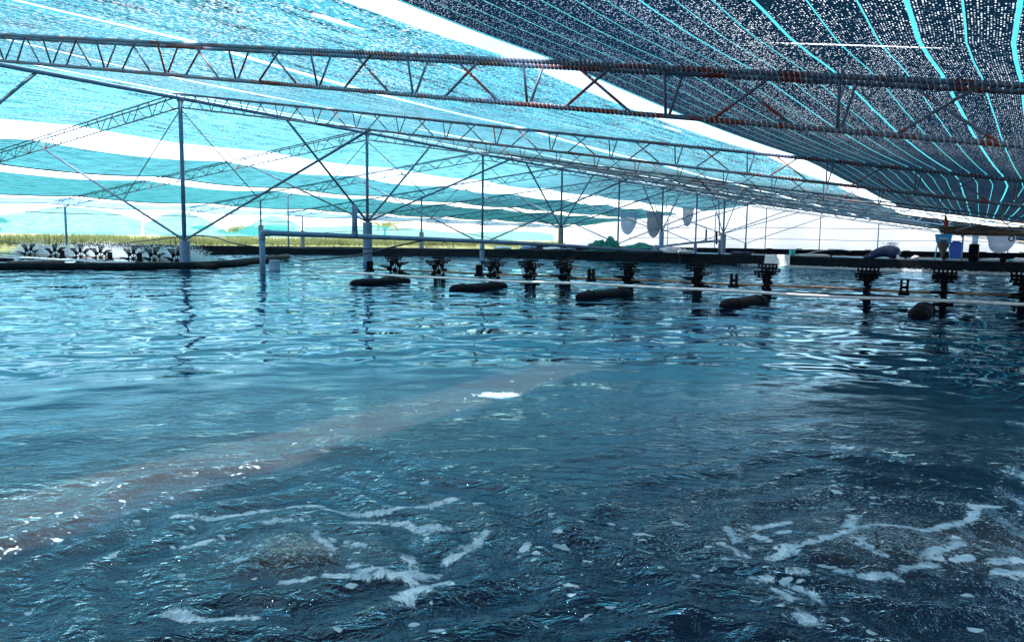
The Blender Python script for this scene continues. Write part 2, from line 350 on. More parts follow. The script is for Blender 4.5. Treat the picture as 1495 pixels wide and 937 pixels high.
def water_mat():
    g = G('pond_water'); co = g.n('TexCoord').outputs['Object']
    foam = g.n('Attribute', _attribute_name='foam').outputs['Fac']; silt_sun = g.n('Attribute', _attribute_name='silt_sun').outputs['Fac']
    speck = g.n('Attribute', _attribute_name='speck').outputs['Fac']; calm = g.n('Attribute', _attribute_name='ripple').outputs['Fac']
    gold = g.n('Attribute', _attribute_name='gold').outputs['Fac']
    # foam: trails with ragged edges, and separate little rafts of bubbles
    wv = g.n('VectorMath', _operation='ADD', i0=co, i1=g.n('VectorMath', _operation='SCALE', i0=g.n('VectorMath', _operation='SUBTRACT', i0=g.n('TexNoise', Vector=co, Scale=6.0, Detail=4).outputs['Color'], i1=(.5, .5, .5)).outputs[0], Scale=.18).outputs[0]).outputs[0]
    rag = g.noise(wv, 24, 6, .8); lace = g.n('TexVoronoi', Vector=wv, Scale=34.0, _feature='DISTANCE_TO_EDGE').outputs['Distance']
    f1 = g.step(g.math('ADD', foam, g.math('MULTIPLY', g.math('SUBTRACT', rag, .5), 1.8)), .58, .74)
    f1 = g.math('MULTIPLY', f1, g.math('ADD', .72, g.math('MULTIPLY', g.step(lace, .22, .05), .28)))
    vo = g.n('TexVoronoi', Vector=g.scale(wv, (5.5, 7.5, 1)), Scale=1.0, Randomness=1.0)
    rnd = g.n('SeparateColor', Color=vo.outputs['Color']).outputs[0]
    size = g.math('MULTIPLY', g.math('MULTIPLY', speck, g.math('POWER', rnd, 6.0)), .16)
    f2 = g.step(g.math('SUBTRACT', size, vo.outputs['Distance']), -.01, .03)
    vo2 = g.n('TexVoronoi', Vector=g.scale(wv, (17, 23, 1)), Scale=1.0)
    rn2 = g.n('SeparateColor', Color=vo2.outputs['Color']).outputs[0]
    f3 = g.math('MULTIPLY', g.step(g.math('SUBTRACT', g.math('MULTIPLY', g.math('MULTIPLY', speck, g.math('POWER', rn2, 3.5)), .29), vo2.outputs['Distance']), -.01, .03), .75)
    f4 = g.math('MULTIPLY', g.step(g.math('ADD', g.noise(co, 75, 3, .7), g.math('MULTIPLY', g.math('SUBTRACT', speck, 1.25), .22)), .60, .68), g.step(speck, .95, 1.5))
    f3 = g.math('MAXIMUM', f3, g.math('MULTIPLY', f4, .55))
    fm = g.math('MAXIMUM', g.math('MAXIMUM', f1, f2), f3, clamp=True)
    sl = g.math('MULTIPLY', silt_sun, g.math('ADD', .55, g.math('MULTIPLY', g.noise(wv, 3.5, 5, .65), .9)), clamp=True)
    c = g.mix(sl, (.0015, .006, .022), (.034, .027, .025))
    c = g.mix(g.math('MULTIPLY', gold, g.math('ADD', .4, g.noise(wv, 7, 4)), clamp=True), c, (.13, .092, .038))
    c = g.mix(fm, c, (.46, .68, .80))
    rough = g.math('ADD', .015, g.math('MULTIPLY', fm, .6))
    # ripples
    h1 = g.math('ADD', g.noise(g.scale(co, (1.0, 1.2, 1)), 1.9, 1, .35, .4), g.math('MULTIPLY', g.noise(g.scale(co, (.8, 1.0, 1), (9, 4, 0)), .8, 0, .4, .3), 1.6))
    h2 = g.noise(g.scale(co, (1.0, 1.5, 1), (5, 2, 0)), 9.0, 4, .6, .8)
    h3 = g.noise(g.scale(co, (1.0, 1.3, 1), (1, 7, 0)), 34.0, 3, .6, .5)
    hh = g.math('ADD', g.math('MULTIPLY', h1, g.math('ADD', g.math('MULTIPLY', g.n('Attribute', _attribute_name='far').outputs['Fac'], .040), g.math('SUBTRACT', .037, g.math('MULTIPLY', g.math('MULTIPLY', calm, calm), .026)))), g.math('ADD', g.math('MULTIPLY', g.math('MULTIPLY', h2, g.math('POWER', calm, 1.35)), .036), g.math('MULTIPLY', g.math('MULTIPLY', h3, g.math('POWER', calm, 1.2)), .0055)))
    hh = g.math('ADD', hh, g.math('MULTIPLY', fm, .003))
    bmp = g.n('Bump', Height=hh, Strength=1.0, Distance=1.0)
    df = g.n('BsdfDiffuse', Color=c, Normal=bmp.outputs[0])
    gl = g.n('BsdfGlossy', Color=(.54, .86, 1.0, 1), Roughness=rough, Normal=bmp.outputs[0])
    fr = g.n('Fresnel', IOR=1.55, Normal=bmp.outputs[0]).outputs[0]
    fr = g.math('MULTIPLY', fr, g.math('SUBTRACT', 1.0, g.math('MULTIPLY', fm, .7)))
    return g.surf(g.n('MixShader', Fac=fr, i1=df.outputs[0], i2=gl.outputs[0]).outputs[0])
wo, wco = grid_obj('water', wx, wy, water_z, water_mat()); wo['kind'] = 'structure'
P2 = wco[:, :2]; near = (P2[:, 1] < 9) & (np.abs(P2[:, 0]) < 7)
foam = np.zeros(len(P2)); silt_sun = np.zeros(len(P2)); speck = np.zeros(len(P2)); gold = np.zeros(len(P2))
for wd, pts in FOAM:
    foam[near] = np.maximum(foam[near], np.clip(1.0 - seg_dist(P2[near], pts) / max(wd * 1.9, .055), 0, 1) )
# froth along the far bank, where the stream and the wheels stir it
nn, tt = NT(P2[:, 0], P2[:, 1])
nbv = np.interp(tt, _BT, _BN); edge = np.exp(-((nn - nbv + .045) / .03) ** 2) * np.clip((tt - 8) / 8, 0, 1); foam = np.maximum(foam, edge * .75)
lw = np.exp(-(nn / .16) ** 2) * np.clip((-tt + 1.5) / 1.5, 0, 1) * np.clip((tt + 14) / 3, 0, 1); foam = np.maximum(foam, lw)
foam = np.maximum(foam, 1.0 * np.clip((nn - nbv - .2) / .2, 0, 1) * np.clip((7.6 - nn) / .3, 0, 1) * np.clip((tt + 12) / 8, 0, 1))  # second pond whitened with foam colour in place of its bright reflection
for wd, pts in SILT_SUN:
    silt_sun = np.maximum(silt_sun, np.exp(-(seg_dist(P2, pts) / wd) ** 2))
for (bx, by), A in zip(BOILS, (1, .8)):
    r = np.hypot((P2[:, 0] - bx) / 1.25, P2[:, 1] - by)
    silt_sun = np.maximum(silt_sun, .75 * A * np.exp(-(r / .26) ** 2)); speck += 1.0 * np.exp(-((r - .5) / .4) ** 2) + 1.3 * np.exp(-(r / .2) ** 2)
    gold = np.maximum(gold, (A > .9) * np.exp(-(np.hypot((P2[:, 0] - bx - .06) / 1.6, P2[:, 1] - by + .02) / .055) ** 2))
d = np.hypot(P2[:, 0], P2[:, 1])
speck = np.clip(speck + .35 * np.exp(-((P2[:, 0] - 1.2) / 1.4) ** 2 - ((P2[:, 1] - 3.2) / 1.6) ** 2) + .45 * np.exp(-(seg_dist(P2, SILT_SUN[0][1]) / .25) ** 2) + .12, 0, 1.7) * (d < 9)
ripple = np.clip(1.2 - d / 5.5, .035, 1.0)
for nm, arr in (('foam', foam), ('silt_sun', silt_sun), ('speck', speck), ('gold', gold), ('ripple', ripple), ('far', np.clip((d - 12) / 16, 0, 1))):
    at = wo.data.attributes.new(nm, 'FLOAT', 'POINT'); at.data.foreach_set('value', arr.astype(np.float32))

# ------------------------------------------------------------------ banks lined with black sheet
def bank(n0, t0, t1, h, wid, name, label):
    mb = MB(); N = int((t1 - t0) / .45)
    for i in range(N + 1):
        t = t0 + (t1 - t0) * i / N
        j = .08 * mnoise.noise(Vector((t * .9, n0, 0))); k = .07 * mnoise.noise(Vector((t * 1.9, n0, 5)))
        nq = nb(t) if n0 < 3 else n0
        prof = [(-.16 + k, -.3), (-.08 + k, .02), (-.03 + j, h * .55), (.0 + j, h - .03 + k), (.07 + j, h + k * .6), (wid - .07, h + j * .3), (wid, h - .05), (wid + .12, -.3)]
        for (a, z) in prof: mb.v.append(W(nq, t) + Rv * a + Vector((0, 0, z)))
    m = 8
    for i in range(N):
        for q in range(m - 1): mb.f.append((i * m + q, i * m + m + q, i * m + m + q + 1, i * m + q + 1))
    o = mb.build(name, MAT['black_liner'], base=W(n0, (t0 + t1) / 2))
    return tag(o, label, 'bank')
bank(2.085, -26.2, 36, .46, 1.1, 'pond_bank', 'low curving bank sheeted in black liner crossing the pond behind the paddlewheels')
bank(7.7, -26.0, 36, .5, 1.0, 'pond_bank', 'far black lined bank at the foot of the white sheet wall')

# ------------------------------------------------------------------ roof trusses
def truss(n, label, detail):
    root = thing('roof_truss', W(n, 0, ZR), label, 'truss', 'steel roof trusses')
    TL, TR = -23.3, 29.0; DEP = .40; HW = .13
    def top(t, sgn): return W(n, t, roofz(t)) + Rv * (sgn * HW)
    def bot(t): return W(n, t, roofz(t) - DEP)
    r = .022
    vis = lambda t: True
    t0 = TL
    if detail == 2: t0 = -3.0
    ts = [t0, 0, TR]
    ch = MAT['steel_red'] if detail else MAT['steel']
    for sgn in (-1, 1): MB().tube([top(t, sgn) for t in ts], r, 8).build('top_chord', ch, root, smooth=True)
    MB().tube([bot(t) for t in ts], r, 8).build('bottom_chord', ch, root, smooth=True)
    if detail:                                       # net ropes wound round the chords
        pitch, seg = (.045, 6) if detail == 2 else (.06, 5)
        for which in (-1, 1, 0):
            mb = MB(); pts = []; a = 0.0; t = max(t0, -2.5)
            rr = r + .004
            while t < TR - .05:
                c = top(t, which) if which else bot(t)
                x = Rv; z = Vector((0, 0, 1))
                hid = mnoise.noise(Vector((t * .55, n * 9 + which * 3, 2))) > .28
                rad_ = rr if not hid else r * .55
                pts.append(c + (x * math.cos(a) + z * math.sin(a)) * rad_)
                a += 2 * math.pi / seg; t += pitch / seg
            mb.tube(pts, .0055 if detail == 2 else .007, 4)
            mb.build('rope_wrap', MAT['rope'], root, smooth=True)
    P = 1.45; bars = []
    if detail:
        k0 = int(math.floor(t0 / P)); k1 = int(TR / P)
        for k in range(k0 + 1, k1):
            b = k * P
            bars += [(bot(b), top(b + .02, -1)), (bot(b + .03), top(b + .10, 1)), (bot(b + .42), top(b + .98, -1)), (bot(b + 1.12), top(b + .50, 1))]
        if detail == 1: bars = [b_ for b_ in bars if True][-100:]
        for a, b in bars: MB().tube([a, b], .014, 6).build('web_bar', ch, root, smooth=True)
        if detail == 1:
            for sgn in (-1, 1):
                pts = []; t = t0; k = 0; tb = -6.6 if True else 0
                while t < tb: pts.append(top(t, sgn) if k % 2 else bot(t)); t += .55; k += 1
                if len(pts) > 2: MB().tube(pts, .013, 5).build('bent_web_bar', ch, root)
    else:
        for sgn in (-1, 1):
            pts = []; t = TL; k = 0
            while t <= TR: pts.append(top(t, sgn) if k % 2 else bot(t)); t += .6; k += 1
            MB().tube(pts, .016, 5).build('bent_web_bar', MAT['steel'], root)
    return root
LT = {-1: 'nearest roof truss, wrapped in rope with red rust patches, crossing the top of the view',
      0: 'rope wrapped truss meeting the ridge above the tall post in front, second from the camera',
      1: 'truss meeting the ridge above the thick blue sleeved post, third from the camera',
      2: 'thin dark roof truss fourth from the camera, over the narrow post behind the horizontal pipe',
      3: 'thin dark roof truss fifth from the camera, over the concrete sleeved post',
      4: 'thin roof truss sixth from the camera, just before the hanging net bags',
      5: 'thin roof truss seventh from the camera, beside the dark hanging net bag',
      6: 'thin roof truss eighth from the camera, far under the netting',
      7: 'far roof truss last but one before the white sheet wall',
      8: 'farthest roof truss carrying the white sheet wall at the end of the shed'}
for n in range(-1, 9): truss(n, LT[n], 2 if n == -1 else (1 if n in (0, 1) else 0))

rp = MB().tube([W(-1.6, 0, ZR - .12), W(8.4, 0, ZR - .12)], .062, 10).build('ridge_pipe', MAT['pvc_light'], base=W(0, 0, ZR), smooth=True)
tag(rp, 'long pale blue pipe running along the ridge over all the posts', 'pipe')

# ------------------------------------------------------------------ posts on the ridge line
LP = ['slim blue post in a short sleeve nearest the camera, beside the black boom and raft',
      'blue post in a tall thick pvc sleeve rising behind the first paddlewheel',
      'narrow blue post standing in open water right of the thick sleeved post',
      'blue post on a rough concrete sleeve at the black bank, fourth along the ridge',
      'thin blue post by the green heap on the bank, fifth along the ridge',
      'post with many pale ropes and a blue sleeve beside the dark hanging bag',
      'thin blue post crossing the right hand pipe on the bank, seventh along the ridge',
      'leaning pair of steel poles in a wide concrete sleeve on the bank',
      'slim far blue post in front of the white sheet wall, last of the ridge row']
SLV = [(.84, .155, 'pvc'), (1.65, .19, 'pvc'), (.80, .12, 'pvc_light'), (1.75, .16, 'concrete'), (.85, .13, 'pvc'), (1.8, .19, 'pvc_light'), (.95, .14, 'pvc'), (1.9, .27, 'concrete'), (1.0, .13, 'pvc_light')]
PR = [.065, .06, .058, .06, .06, .07, .07, .09, .07]
for n in range(-1, 9):
    root = thing('support_post', W(n, 0, 0), LP[n] if n >= 0 else 'post beyond the left edge, only its slanting brace up to the ridge pipe showing', 'post', 'posts along the ridge')
    h, r, m = SLV[n]
    MB().tube([W(n, 0, h - .3), W(n, 0, ZR - .1)], PR[n], 10).build('pole', MAT['pvc'], root, smooth=True)
    zb = -.3
    MB().lathe(W(n, 0, 0), [(r, zb), (r, h - .02), (r * .93, h), (PR[n] * .8, h + .004)], 18).build('sleeve', MAT[m], root, smooth=False)
    br = lambda a, b, rr: MB().tube([a, b], rr, 7).build('brace', MAT['steel'], root, smooth=True)
    o_ = Vector((0, 0, h + .01))
    base = W(n, 0, h + .02)
    tb = (-8.0, 7.75) if n % 2 == 0 else (-7.0, 6.9)
    ends = [W(n, t, roofz(t) - .40) for t in tb]
    for e in ends: br(base, e, .036)
    for e in ends:
        if n in (0, 1, 2, 4, 7): br(W(n, 0, ZR - .45), base.lerp(e, .40 if e is ends[0] else .44), .016)
    if n % 2:
        for s_ in (-.5, .5): br(base, W(n + s_, 0, ZR - .15), .045)
    if n == 7: MB().tube([W(n, -.35, 1.7), W(n, -.6, ZR - .2)], .06, 8).build('pole', MAT['pvc'], root)
    MB().lathe(W(n, 0, ZR - .22), [(PR[n] + .03, 0), (PR[n] + .03, .08)], 12).build('collar', MAT['steel_red'], root)

LE = ['thin dark eave post at the far left, standing in front of the grass',
      'dark post with a wide wooden sleeve right behind the corner of the horizontal pipe',
      'thin steel post standing in the water between the pipe corner and the thick sleeved post',
      'grey sleeved eave post in front of the grass bank',
      'post with a cracked concrete sleeve by the right end of the grass bank']
for (n, t, zb, slv, rr), lab in zip([(1, -22.43, .3, None, .06), (2, -16.3, 0, 1.7, .055), (2, -13.9, -.3, None, .045), (3, -21.7, .3, 1.5, .06), (3, -10.5, .0, 1.45, .06)], LE):
    root = thing('eave_post', W(n, t, 0), lab, 'post', 'posts under the left roof slope')
    MB().tube([W(n, t, -.3), W(n, t, roofz(t) - .38)], rr, 8).build('pole', MAT['steel'], root, smooth=True)
    if slv: MB().lathe(W(n, t, 0), [(.15, -.3), (.15, slv), (.08, slv + .02)], 14).build('sleeve', MAT['concrete'], root)

# ------------------------------------------------------------------ shade nets
TE = [(-1.19 * BAY, 16.35, .42, .10, 4.0, 2.6), (-.40 * BAY, 16.85, .55, .08, 4.0, 2.6), (-.89 * BAY, 15.9, .40, .035, 5.0, 2.6)]
ST = []
v = 17.64; k = 0
rs_ = random.Random(5)
for pos, wd in [(17.63, .03), (17.9, .009), (18.15, .009), (18.38, .014), (18.62, .009), (18.84, .014), (19.09, .012), (19.3, .010), (19.52, .022), (19.74, .011), (19.96, .013), (20.19, .032), (20.47, .014), (20.72, .014), (20.95, .036), (21.2, .016), (21.44, .034), (21.7, .012), (21.95, .016), (22.15, .03)]: ST.append((pos, wd))
TEAR4 = [(-1.14 * BAY, 20.55, .022, .55, 60.0, 8.0)]
NETS = [
    # t0, t1, material args, label
    (.06, 6.35, dict(dark=(.010, .022, .045), cyan=(.045, .27, .34), cyan_amt=.535, hole=.57, hs=36, st_=.28, clump=.07, streak=.10), 'speckled blue shade net strip on the right slope, next to the ridge'),
    (6.5, 12.2, dict(dark=(.010, .022, .045), cyan=(.045, .27, .34), cyan_amt=.535, hole=.565, hs=38, st_=.30, clump=.07, streak=.12, stripes=[(12.1, .18), (6.56, .06)]), 'speckled shade net strip with a cyan border along its lower edge'),
    (12.42, 17.12, dict(dark=(.008, .020, .042), cyan=(.045, .26, .33), cyan_amt=.535, hole=.57, hs=40, st_=.34, clump=.08, streak=.16, tears=TE, stripes=[(17.1, .03)]), 'torn speckled shade net strip just left of the wide bright gap'),
    (17.6, 22.2, dict(dark=(.008, .045, .095), cyan=CY, cyan_amt=.0, hole=.585, hs=60, ribs=True, stripes=ST, tears=TEAR4), 'near black shade net with bright cyan stripes at upper right'),
    (22.9, 28.9, dict(dark=(.008, .02, .04), cyan=CY, cyan_amt=.2, hole=.60, hs=40, streak=.3, stripes=[(23.2, .05), (24.3, .05), (25.4, .05)]), 'dark shade net strip at the low right edge of the roof'),
    (17.7, 28.5, dict(dark=(.008, .025, .045), cyan=(.05, .25, .30), cyan_amt=.42, hole=.62, hs=30, streak=.4, stripes=[(17.8, .05), (22.6, .10)]), 'far dark net over the end of the right slope, beyond the small bright opening'),
    (-5.75, -.06, dict(dark=(.02, .09, .13), cyan=(.085, .29, .34), cyan_amt=.55, hole=.61, hs=34, st_=.35, streak=.35), 'pale cyan shade net strip on the left slope, next to the ridge'),
    (-13.5, -8.7, dict(dark=(.015, .10, .13), cyan=(.055, .23, .265), cyan_amt=.54, hole=.68, hs=30, streak=.6), 'turquoise shade net strip in the middle of the left slope'),
    (-21.0, -15.0, dict(dark=(.015, .10, .12), cyan=(.04, .20, .225), cyan_amt=.55, hole=.69, hs=30, streak=.6), 'turquoise shade net strip low on the left slope'),
    (-24.3, -21.9, dict(dark=(.05, .14, .22), cyan=(.10, .30, .42), cyan_amt=.7, hole=.55, hs=36, streak=.4), 'narrow pale blue net strip hanging along the left eave'),
]
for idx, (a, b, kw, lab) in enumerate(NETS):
    mat = net_mat('shade_net_%d' % idx, transl=.75 if b <= 0 else .62, idx=idx, shade_from=(-14.0 if idx == 3 else 6.0) if a > 0 else 22.0, shade_cut=.90 if idx == 3 else .55, shade_amt=1.0 if a > 0 else .8, **kw)
    n0, n1 = (-2.6, 8.45) if a > 0 else (-1.6, 8.45)
    if idx in (3, 4): n1 = 2.5
    if idx == 5: n0 = 3.7
    NU = int((n1 - n0) * 14); NV = 12 if b - a > 3 else 6
    mb = MB(); uv = []
    for i in range(NU + 1):
        n = n0 + (n1 - n0) * i / NU; fr = n - math.floor(n); sag = 4 * fr * (1 - fr)
        for j in range(NV + 1):
            q = j / NV; e = abs(q - .5) * 2
            t = a + (b - a) * q
            pull = sag * (.045 + .05 * mnoise.noise(Vector((n * 1.7, idx * 5, 1)))) * (1 if q < .5 else -1) * max(0, e - .5) * 2
            if a in (.06,) and q < .5: pull = 0
            if b in (-.06,) and q > .5: pull = 0
            dz = .045 - sag * (.10 + .07 * e) + sag * .06 * mnoise.noise(Vector((n * 2.3, t * .6, idx)))
            if idx < 3: dz = .045 - sag * (.05 + .02 * e) + sag * .03 * mnoise.noise(Vector((n * 2.3, t * .6, idx)))
            if idx == 3: dz = .045 - sag * .07 + sag * .02 * mnoise.noise(Vector((n * 1.1, t * .3, idx)))
            dr = .75 * max(0, min(1, (n + 1.15) / 1.35)); dr = dr if idx == 3 else (dr * 1.05 if idx == 4 else (.72 * dr * q if idx == 2 else 0))
            pull += dr
            dz = .045 + (dz - .045) * min(1, abs(t) / 2.5)
            P_ = W(n, t + pull, roofz(t + pull) + dz); mb.v.append(P_); uv.append((n * BAY, t))
    for i in range(NU):
        for j in range(NV):
            k = i * (NV + 1) + j; mb.f.append((k, k + 1, k + NV + 2, k + NV + 1))
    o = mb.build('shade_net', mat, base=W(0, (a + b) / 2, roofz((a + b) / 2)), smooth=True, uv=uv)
    if a < -8:                                       # dark hem cord along the lower edge
        hem = MB().tube([mb.v[i * (NV + 1)] - EZ * .02 for i in range(NU + 1)], .028, 6); hem.build('hem_cord', MAT['rope_dark'], o)
    tag(o, lab, 'shade net', 'shade net strips of the roof')

# ------------------------------------------------------------------ side nets, white end wall
def sheet(name, mat, fn, nu, nv, base, su=1, sv=1):
    mb = MB(); uv = []
    for i in range(nu + 1):
        for j in range(nv + 1):
            p, q = fn(i / nu, j / nv); mb.v.append(p); uv.append(q)
    for i in range(nu):
        for j in range(nv):
            k = i * (nv + 1) + j; mb.f.append((k, k + 1, k + nv + 2, k + nv + 1))
    return mb.build(name, mat, base=base, smooth=True, uv=uv)
def wall_fn(a, b):
    t = -24 + 55 * a; zt = roofz(t) - .15 if t < 29 else roofz(29) - .15
    z = .3 + (zt - .3) * b
    return W(8.55, t, z) + Rv * (.12 * mnoise.noise(Vector((t * .3, z * .3, 0))) + .1 * math.sin(t * .8)), (t, z)
ww = sheet('end_wall_sheet', MAT['white_wall'], wall_fn, 130, 6, W(8.55, 7, 0))
tag(ww, 'white translucent sheet wall closing the far end of the shed', 'sheet wall')
for k, t in enumerate([-10, -4.4, 1.2, 6.8, 12.4, 18, 23.6]):
    root = thing('wall_post', W(8.42, t, 0), ['first', 'second', 'third', 'fourth', 'fifth', 'sixth', 'seventh'][k] + ' thin post from the left against the white sheet wall', 'post', 'thin posts of the white wall')
    MB().tube([W(8.42, t, -.2), W(8.42, t, roofz(t) - .3)], .05, 6).build('pole', MAT['steel'], root)
for k, z in enumerate([1.5, 2.7]):
    o = MB().tube([W(8.45, -15 + 4 * i, z + .05 * math.sin(i * 1.7)) for i in range(12)], .028, 5).build('wall_wire', MAT['rope_dark'], base=W(8.45, 7, z))
    tag(o, ['lower', 'upper'][k] + ' dark wire strung level across the white sheet wall', 'wire')
CUR = [(-.9, 1.7, 1.5, 2.6, .9, 'cyan side net sagging across the far left behind the paddlewheels'),
       (1.72, 3.3, 1.3, 2.6, .2, 'cyan side net behind the nearest tall post, peaked like a triangle'),
       (3.35, 8.3, 1.7, 2.1, .3, 'long pale cyan side net low behind the grass bank')]
for (n0, n1, h0, h1, bump, lab) in CUR:
    hb = 1.0
    def cf(a, b, hb=hb, n0=n0, n1=n1, h0=h0, h1=h1, bump=bump):
        n = n0 + (n1 - n0) * a
        zt = h0 + (h1 - h0) * (abs(math.sin(a * 5.2 + .5)) ** 1.6) + .15 * mnoise.noise(Vector((n * 5, 0, 0)))
        z = hb + (zt - hb) * b
        return W(n, -24.6, z) + Qv * (.15 * mnoise.noise(Vector((n * 3, z, 4)))), (n * BAY, z)
    tag(sheet('side_net', MAT['cyan_sheer'], cf, 60, 5, W((n0 + n1) / 2, -24.6, 0)), lab, 'side net', 'cyan side nets')

# ------------------------------------------------------------------ paddlewheel aerators
EX = Vector((1, 0, 0)); EY = Vector((0, 1, 0)); EZ = Vector((0, 0, 1))
def paddle_mesh():
    mb = MB(); nx, nz = 11, 7; wdt, z0, z1 = .37, .19, .425; th = .008
    xs = [-wdt / 2 + wdt * (i + (0 if i % 2 == 0 else 0)) / nx for i in range(nx + 1)]; zs = [z0 + (z1 - z0) * j / nz for j in range(nz + 1)]
    def solid(i, j):
        if not (0 <= i < nx and 0 <= j < nz): return False
        x = abs((xs[i] + xs[i + 1]) / 2); z = (zs[j] + zs[j + 1]) / 2
        if z < .262: return i in (5,) or (i in (4, 6) and z > .24)
        if x > .135 + (z - .262) * .45: return False
        return not (i % 2 == 1 and j % 2 == 1)
    ids = {}
    def vid(i, j, s):
        if (i, j, s) not in ids:
            ids[(i, j, s)] = len(mb.v); bow = .035 * ((zs[j] - z0) / (z1 - z0)) ** 2
            mb.v.append(Vector((xs[i], s * th / 2 + bow, zs[j])))
        return ids[(i, j, s)]
    for i in range(nx):
        for j in range(nz):
            if not solid(i, j): continue
            for s in (-1, 1):
                q = (vid(i, j, s), vid(i + 1, j, s), vid(i + 1, j + 1, s), vid(i, j + 1, s)); mb.f.append(q if s < 0 else q[::-1])
            for (di, dj, a, b) in ((-1, 0, (i, j), (i, j + 1)), (1, 0, (i + 1, j), (i + 1, j + 1)), (0, -1, (i, j), (i + 1, j)), (0, 1, (i, j + 1), (i + 1, j + 1))):
                if not solid(i + di, j + dj): mb.f.append((vid(*a, -1), vid(*b, -1), vid(*b, 1), vid(*a, 1)))
    me = bpy.data.meshes.new('paddle'); me.from_pydata([tuple(v) for v in mb.v], [], mb.f); me.materials.append(MAT['black_plastic']); return me
def wheel_mesh():
    mb = MB(); R_ = .185
    mb.lathe((0, 0, 0), [(.03, -.05), (.055, -.04), (.055, .04), (.03, .05)], 12, ex=EY, ey=EZ, ez=EX)
    pts = [Vector((0, R_ * math.cos(a), R_ * math.sin(a))) for a in [2 * math.pi * k / 24 for k in range(25)]]
    mb.tube(pts, .024, 6, cap=False)
    for k in range(8):
        a = 2 * math.pi * k / 8; d_ = Vector((0, math.sin(a), math.cos(a)))
        mb.tube([d_ * .04, d_ * (R_ + .02)], .013, 6, rs=[.017, .011])
        tn = EX.cross(d_)
        b = len(mb.v)
        for hw, tw, q in ((.05, .055, R_ - .01), (.03, .014, R_ + .125)):
            for sx, sy in ((-1, -1), (1, -1), (1, 1), (-1, 1)): mb.v.append(d_ * q + EX * (hw * sx) + tn * (tw * sy + .01))
        mb.f += [(b, b + 1, b + 5, b + 4), (b + 1, b + 2, b + 6, b + 5), (b + 2, b + 3, b + 7, b + 6), (b + 3, b, b + 4, b + 7), (b + 3, b + 2, b + 1, b), (b + 4, b + 5, b + 6, b + 7)]
    me = bpy.data.meshes.new('wheel'); me.from_pydata([tuple(v) for v in mb.v], [], mb.f); me.materials.append(MAT['black_plastic']); return me
PM, WM = paddle_mesh(), wheel_mesh()
def add_wheel(root, n, t, z, spin):
    o = bpy.data.objects.new('wheel', WM); COL.objects.link(o); o.parent = root
    o.location = W(n, t, z) - Vector(root['_w']); o.rotation_euler = (spin, 0, -TH)
    for k in range(8):
        p = bpy.data.objects.new('paddle', PM); COL.objects.link(p); p.parent = o; p.rotation_euler = (k * math.pi / 4, 0, 0)
def add_float(root, n, t, L=1.5, yaw=0.0, r=.12, br=True):
    ax = (Rv + Qv * yaw).normalized(); sd_ = ax.cross(EZ); c = W(n, t, .015); mb = MB()
    prof = [(.02, -L / 2), (r * .55, -L / 2 + .02), (r * .85, -L / 2 + .07), (r, -L / 2 + .17), (r, L / 2 - .17), (r * .85, L / 2 - .07), (r * .5, L / 2 - .02), (.02, L / 2)]
    mb.lathe(c, prof, 18, ex=sd_ * 1.15, ey=EZ * .85, ez=ax)
    f = mb.build('float', MAT['black_plastic'], root, smooth=True)
    for a in (-.3, .3): MB().lathe(c + ax * (L * a), [(r + .002, -.03), (r + .014, -.022), (r + .014, .022), (r + .002, .03)], 18, ex=sd_ * 1.15, ey=EZ * .85, ez=ax).build('strap', MAT['black_plastic'], f)
def add_bracket(root, n, t):
    b = MB()
    for s in (-1, 1):
        c = W(n, t, 0) + Qv * (.05 * s)
        b.box(c + EZ * .27, Qv, Rv, EZ, .035, .10, .28)
    b.box(W(n, t, .16), Qv, Rv, EZ, .17, .16, .06); b.box(W(n, t, .27), Qv, Rv, EZ, .07, .05, .05)
    b.build('bearing_bracket', MAT['black_plastic'], root)
def aerator(n0, ts, fl, ta, tb, label, zh=.2, frame=True):
    root = thing('paddlewheel_aerator', W(n0, (ta + tb) / 2, 0), label, 'aerator', 'paddlewheel aerators on the pond')
    wob = lambda t: .008 * math.sin(t * 2.1)
    tt_ = np.linspace(ta, tb, 24)
    MB().tube([W(n0, t, zh + wob(t)) for t in tt_], .022, 8).build('shaft', MAT['rust_shaft'], root, smooth=True)
    MB().tube([W(n0 - .2, t, .165 + wob(t + 1) + .01 * math.sin(t * .9)) for t in tt_], .026, 8).build('frame_pipe', MAT['white_pvc'], root, smooth=True)
    MB().tube([W(n0 - .1, t, .135 + wob(t + 2)) for t in tt_], .018, 8).build('frame_pipe', MAT['black_plastic'], root, smooth=True)
    for i, t in enumerate(ts): add_wheel(root, n0, t, zh, ((i * .77) % .42) - .21)
    for (n, t, yw) in fl: add_float(root, n, t, 1.75, yw)
    return root
a1 = aerator(0.0, [8.57, 9.97, 11.6, 12.59, 13.49, 15.01, 16.51, 17.88, 19.65, 20.86, 21.99],
             [(-.25, 9.95, .10), (-.25, 12.6, .10), (-.27, 15.5, .12), (-.27, 18.05, .10), (-.25, 20.66, 0)], 7.6, 26.0,
             'long near paddlewheel aerator, eleven black wheels on one brown shaft, right half of the water')
for t in (7.75, 11.2, 14.15, 17.25, 20.25): add_bracket(a1, -.005, t)
a2 = aerator(0.02, [-9.68, -7.84, -6.17, -4.93, -3.0, -1.83, -.65],
             [(-.2, -8.9, .1), (-.2, -5.5, .1), (-.2, -2.4, .1)], -12.0, -.25,
             'left paddlewheel aerator throwing up white spray behind the black boom')
for t in (-7.1, -4.1, -2.4): add_bracket(a2, .0, t)
a3 = aerator(4.6, [9.0, 11.0, 13.0, 15.2, 17.4, 19.5, 21.5, 23.5, 25.6], [(4.4, 10, 0), (4.4, 14, 0), (4.4, 18, 0), (4.4, 22, 0)], 8.0, 27, 'far paddlewheel aerator on the second pond beyond the black bank', zh=.3)

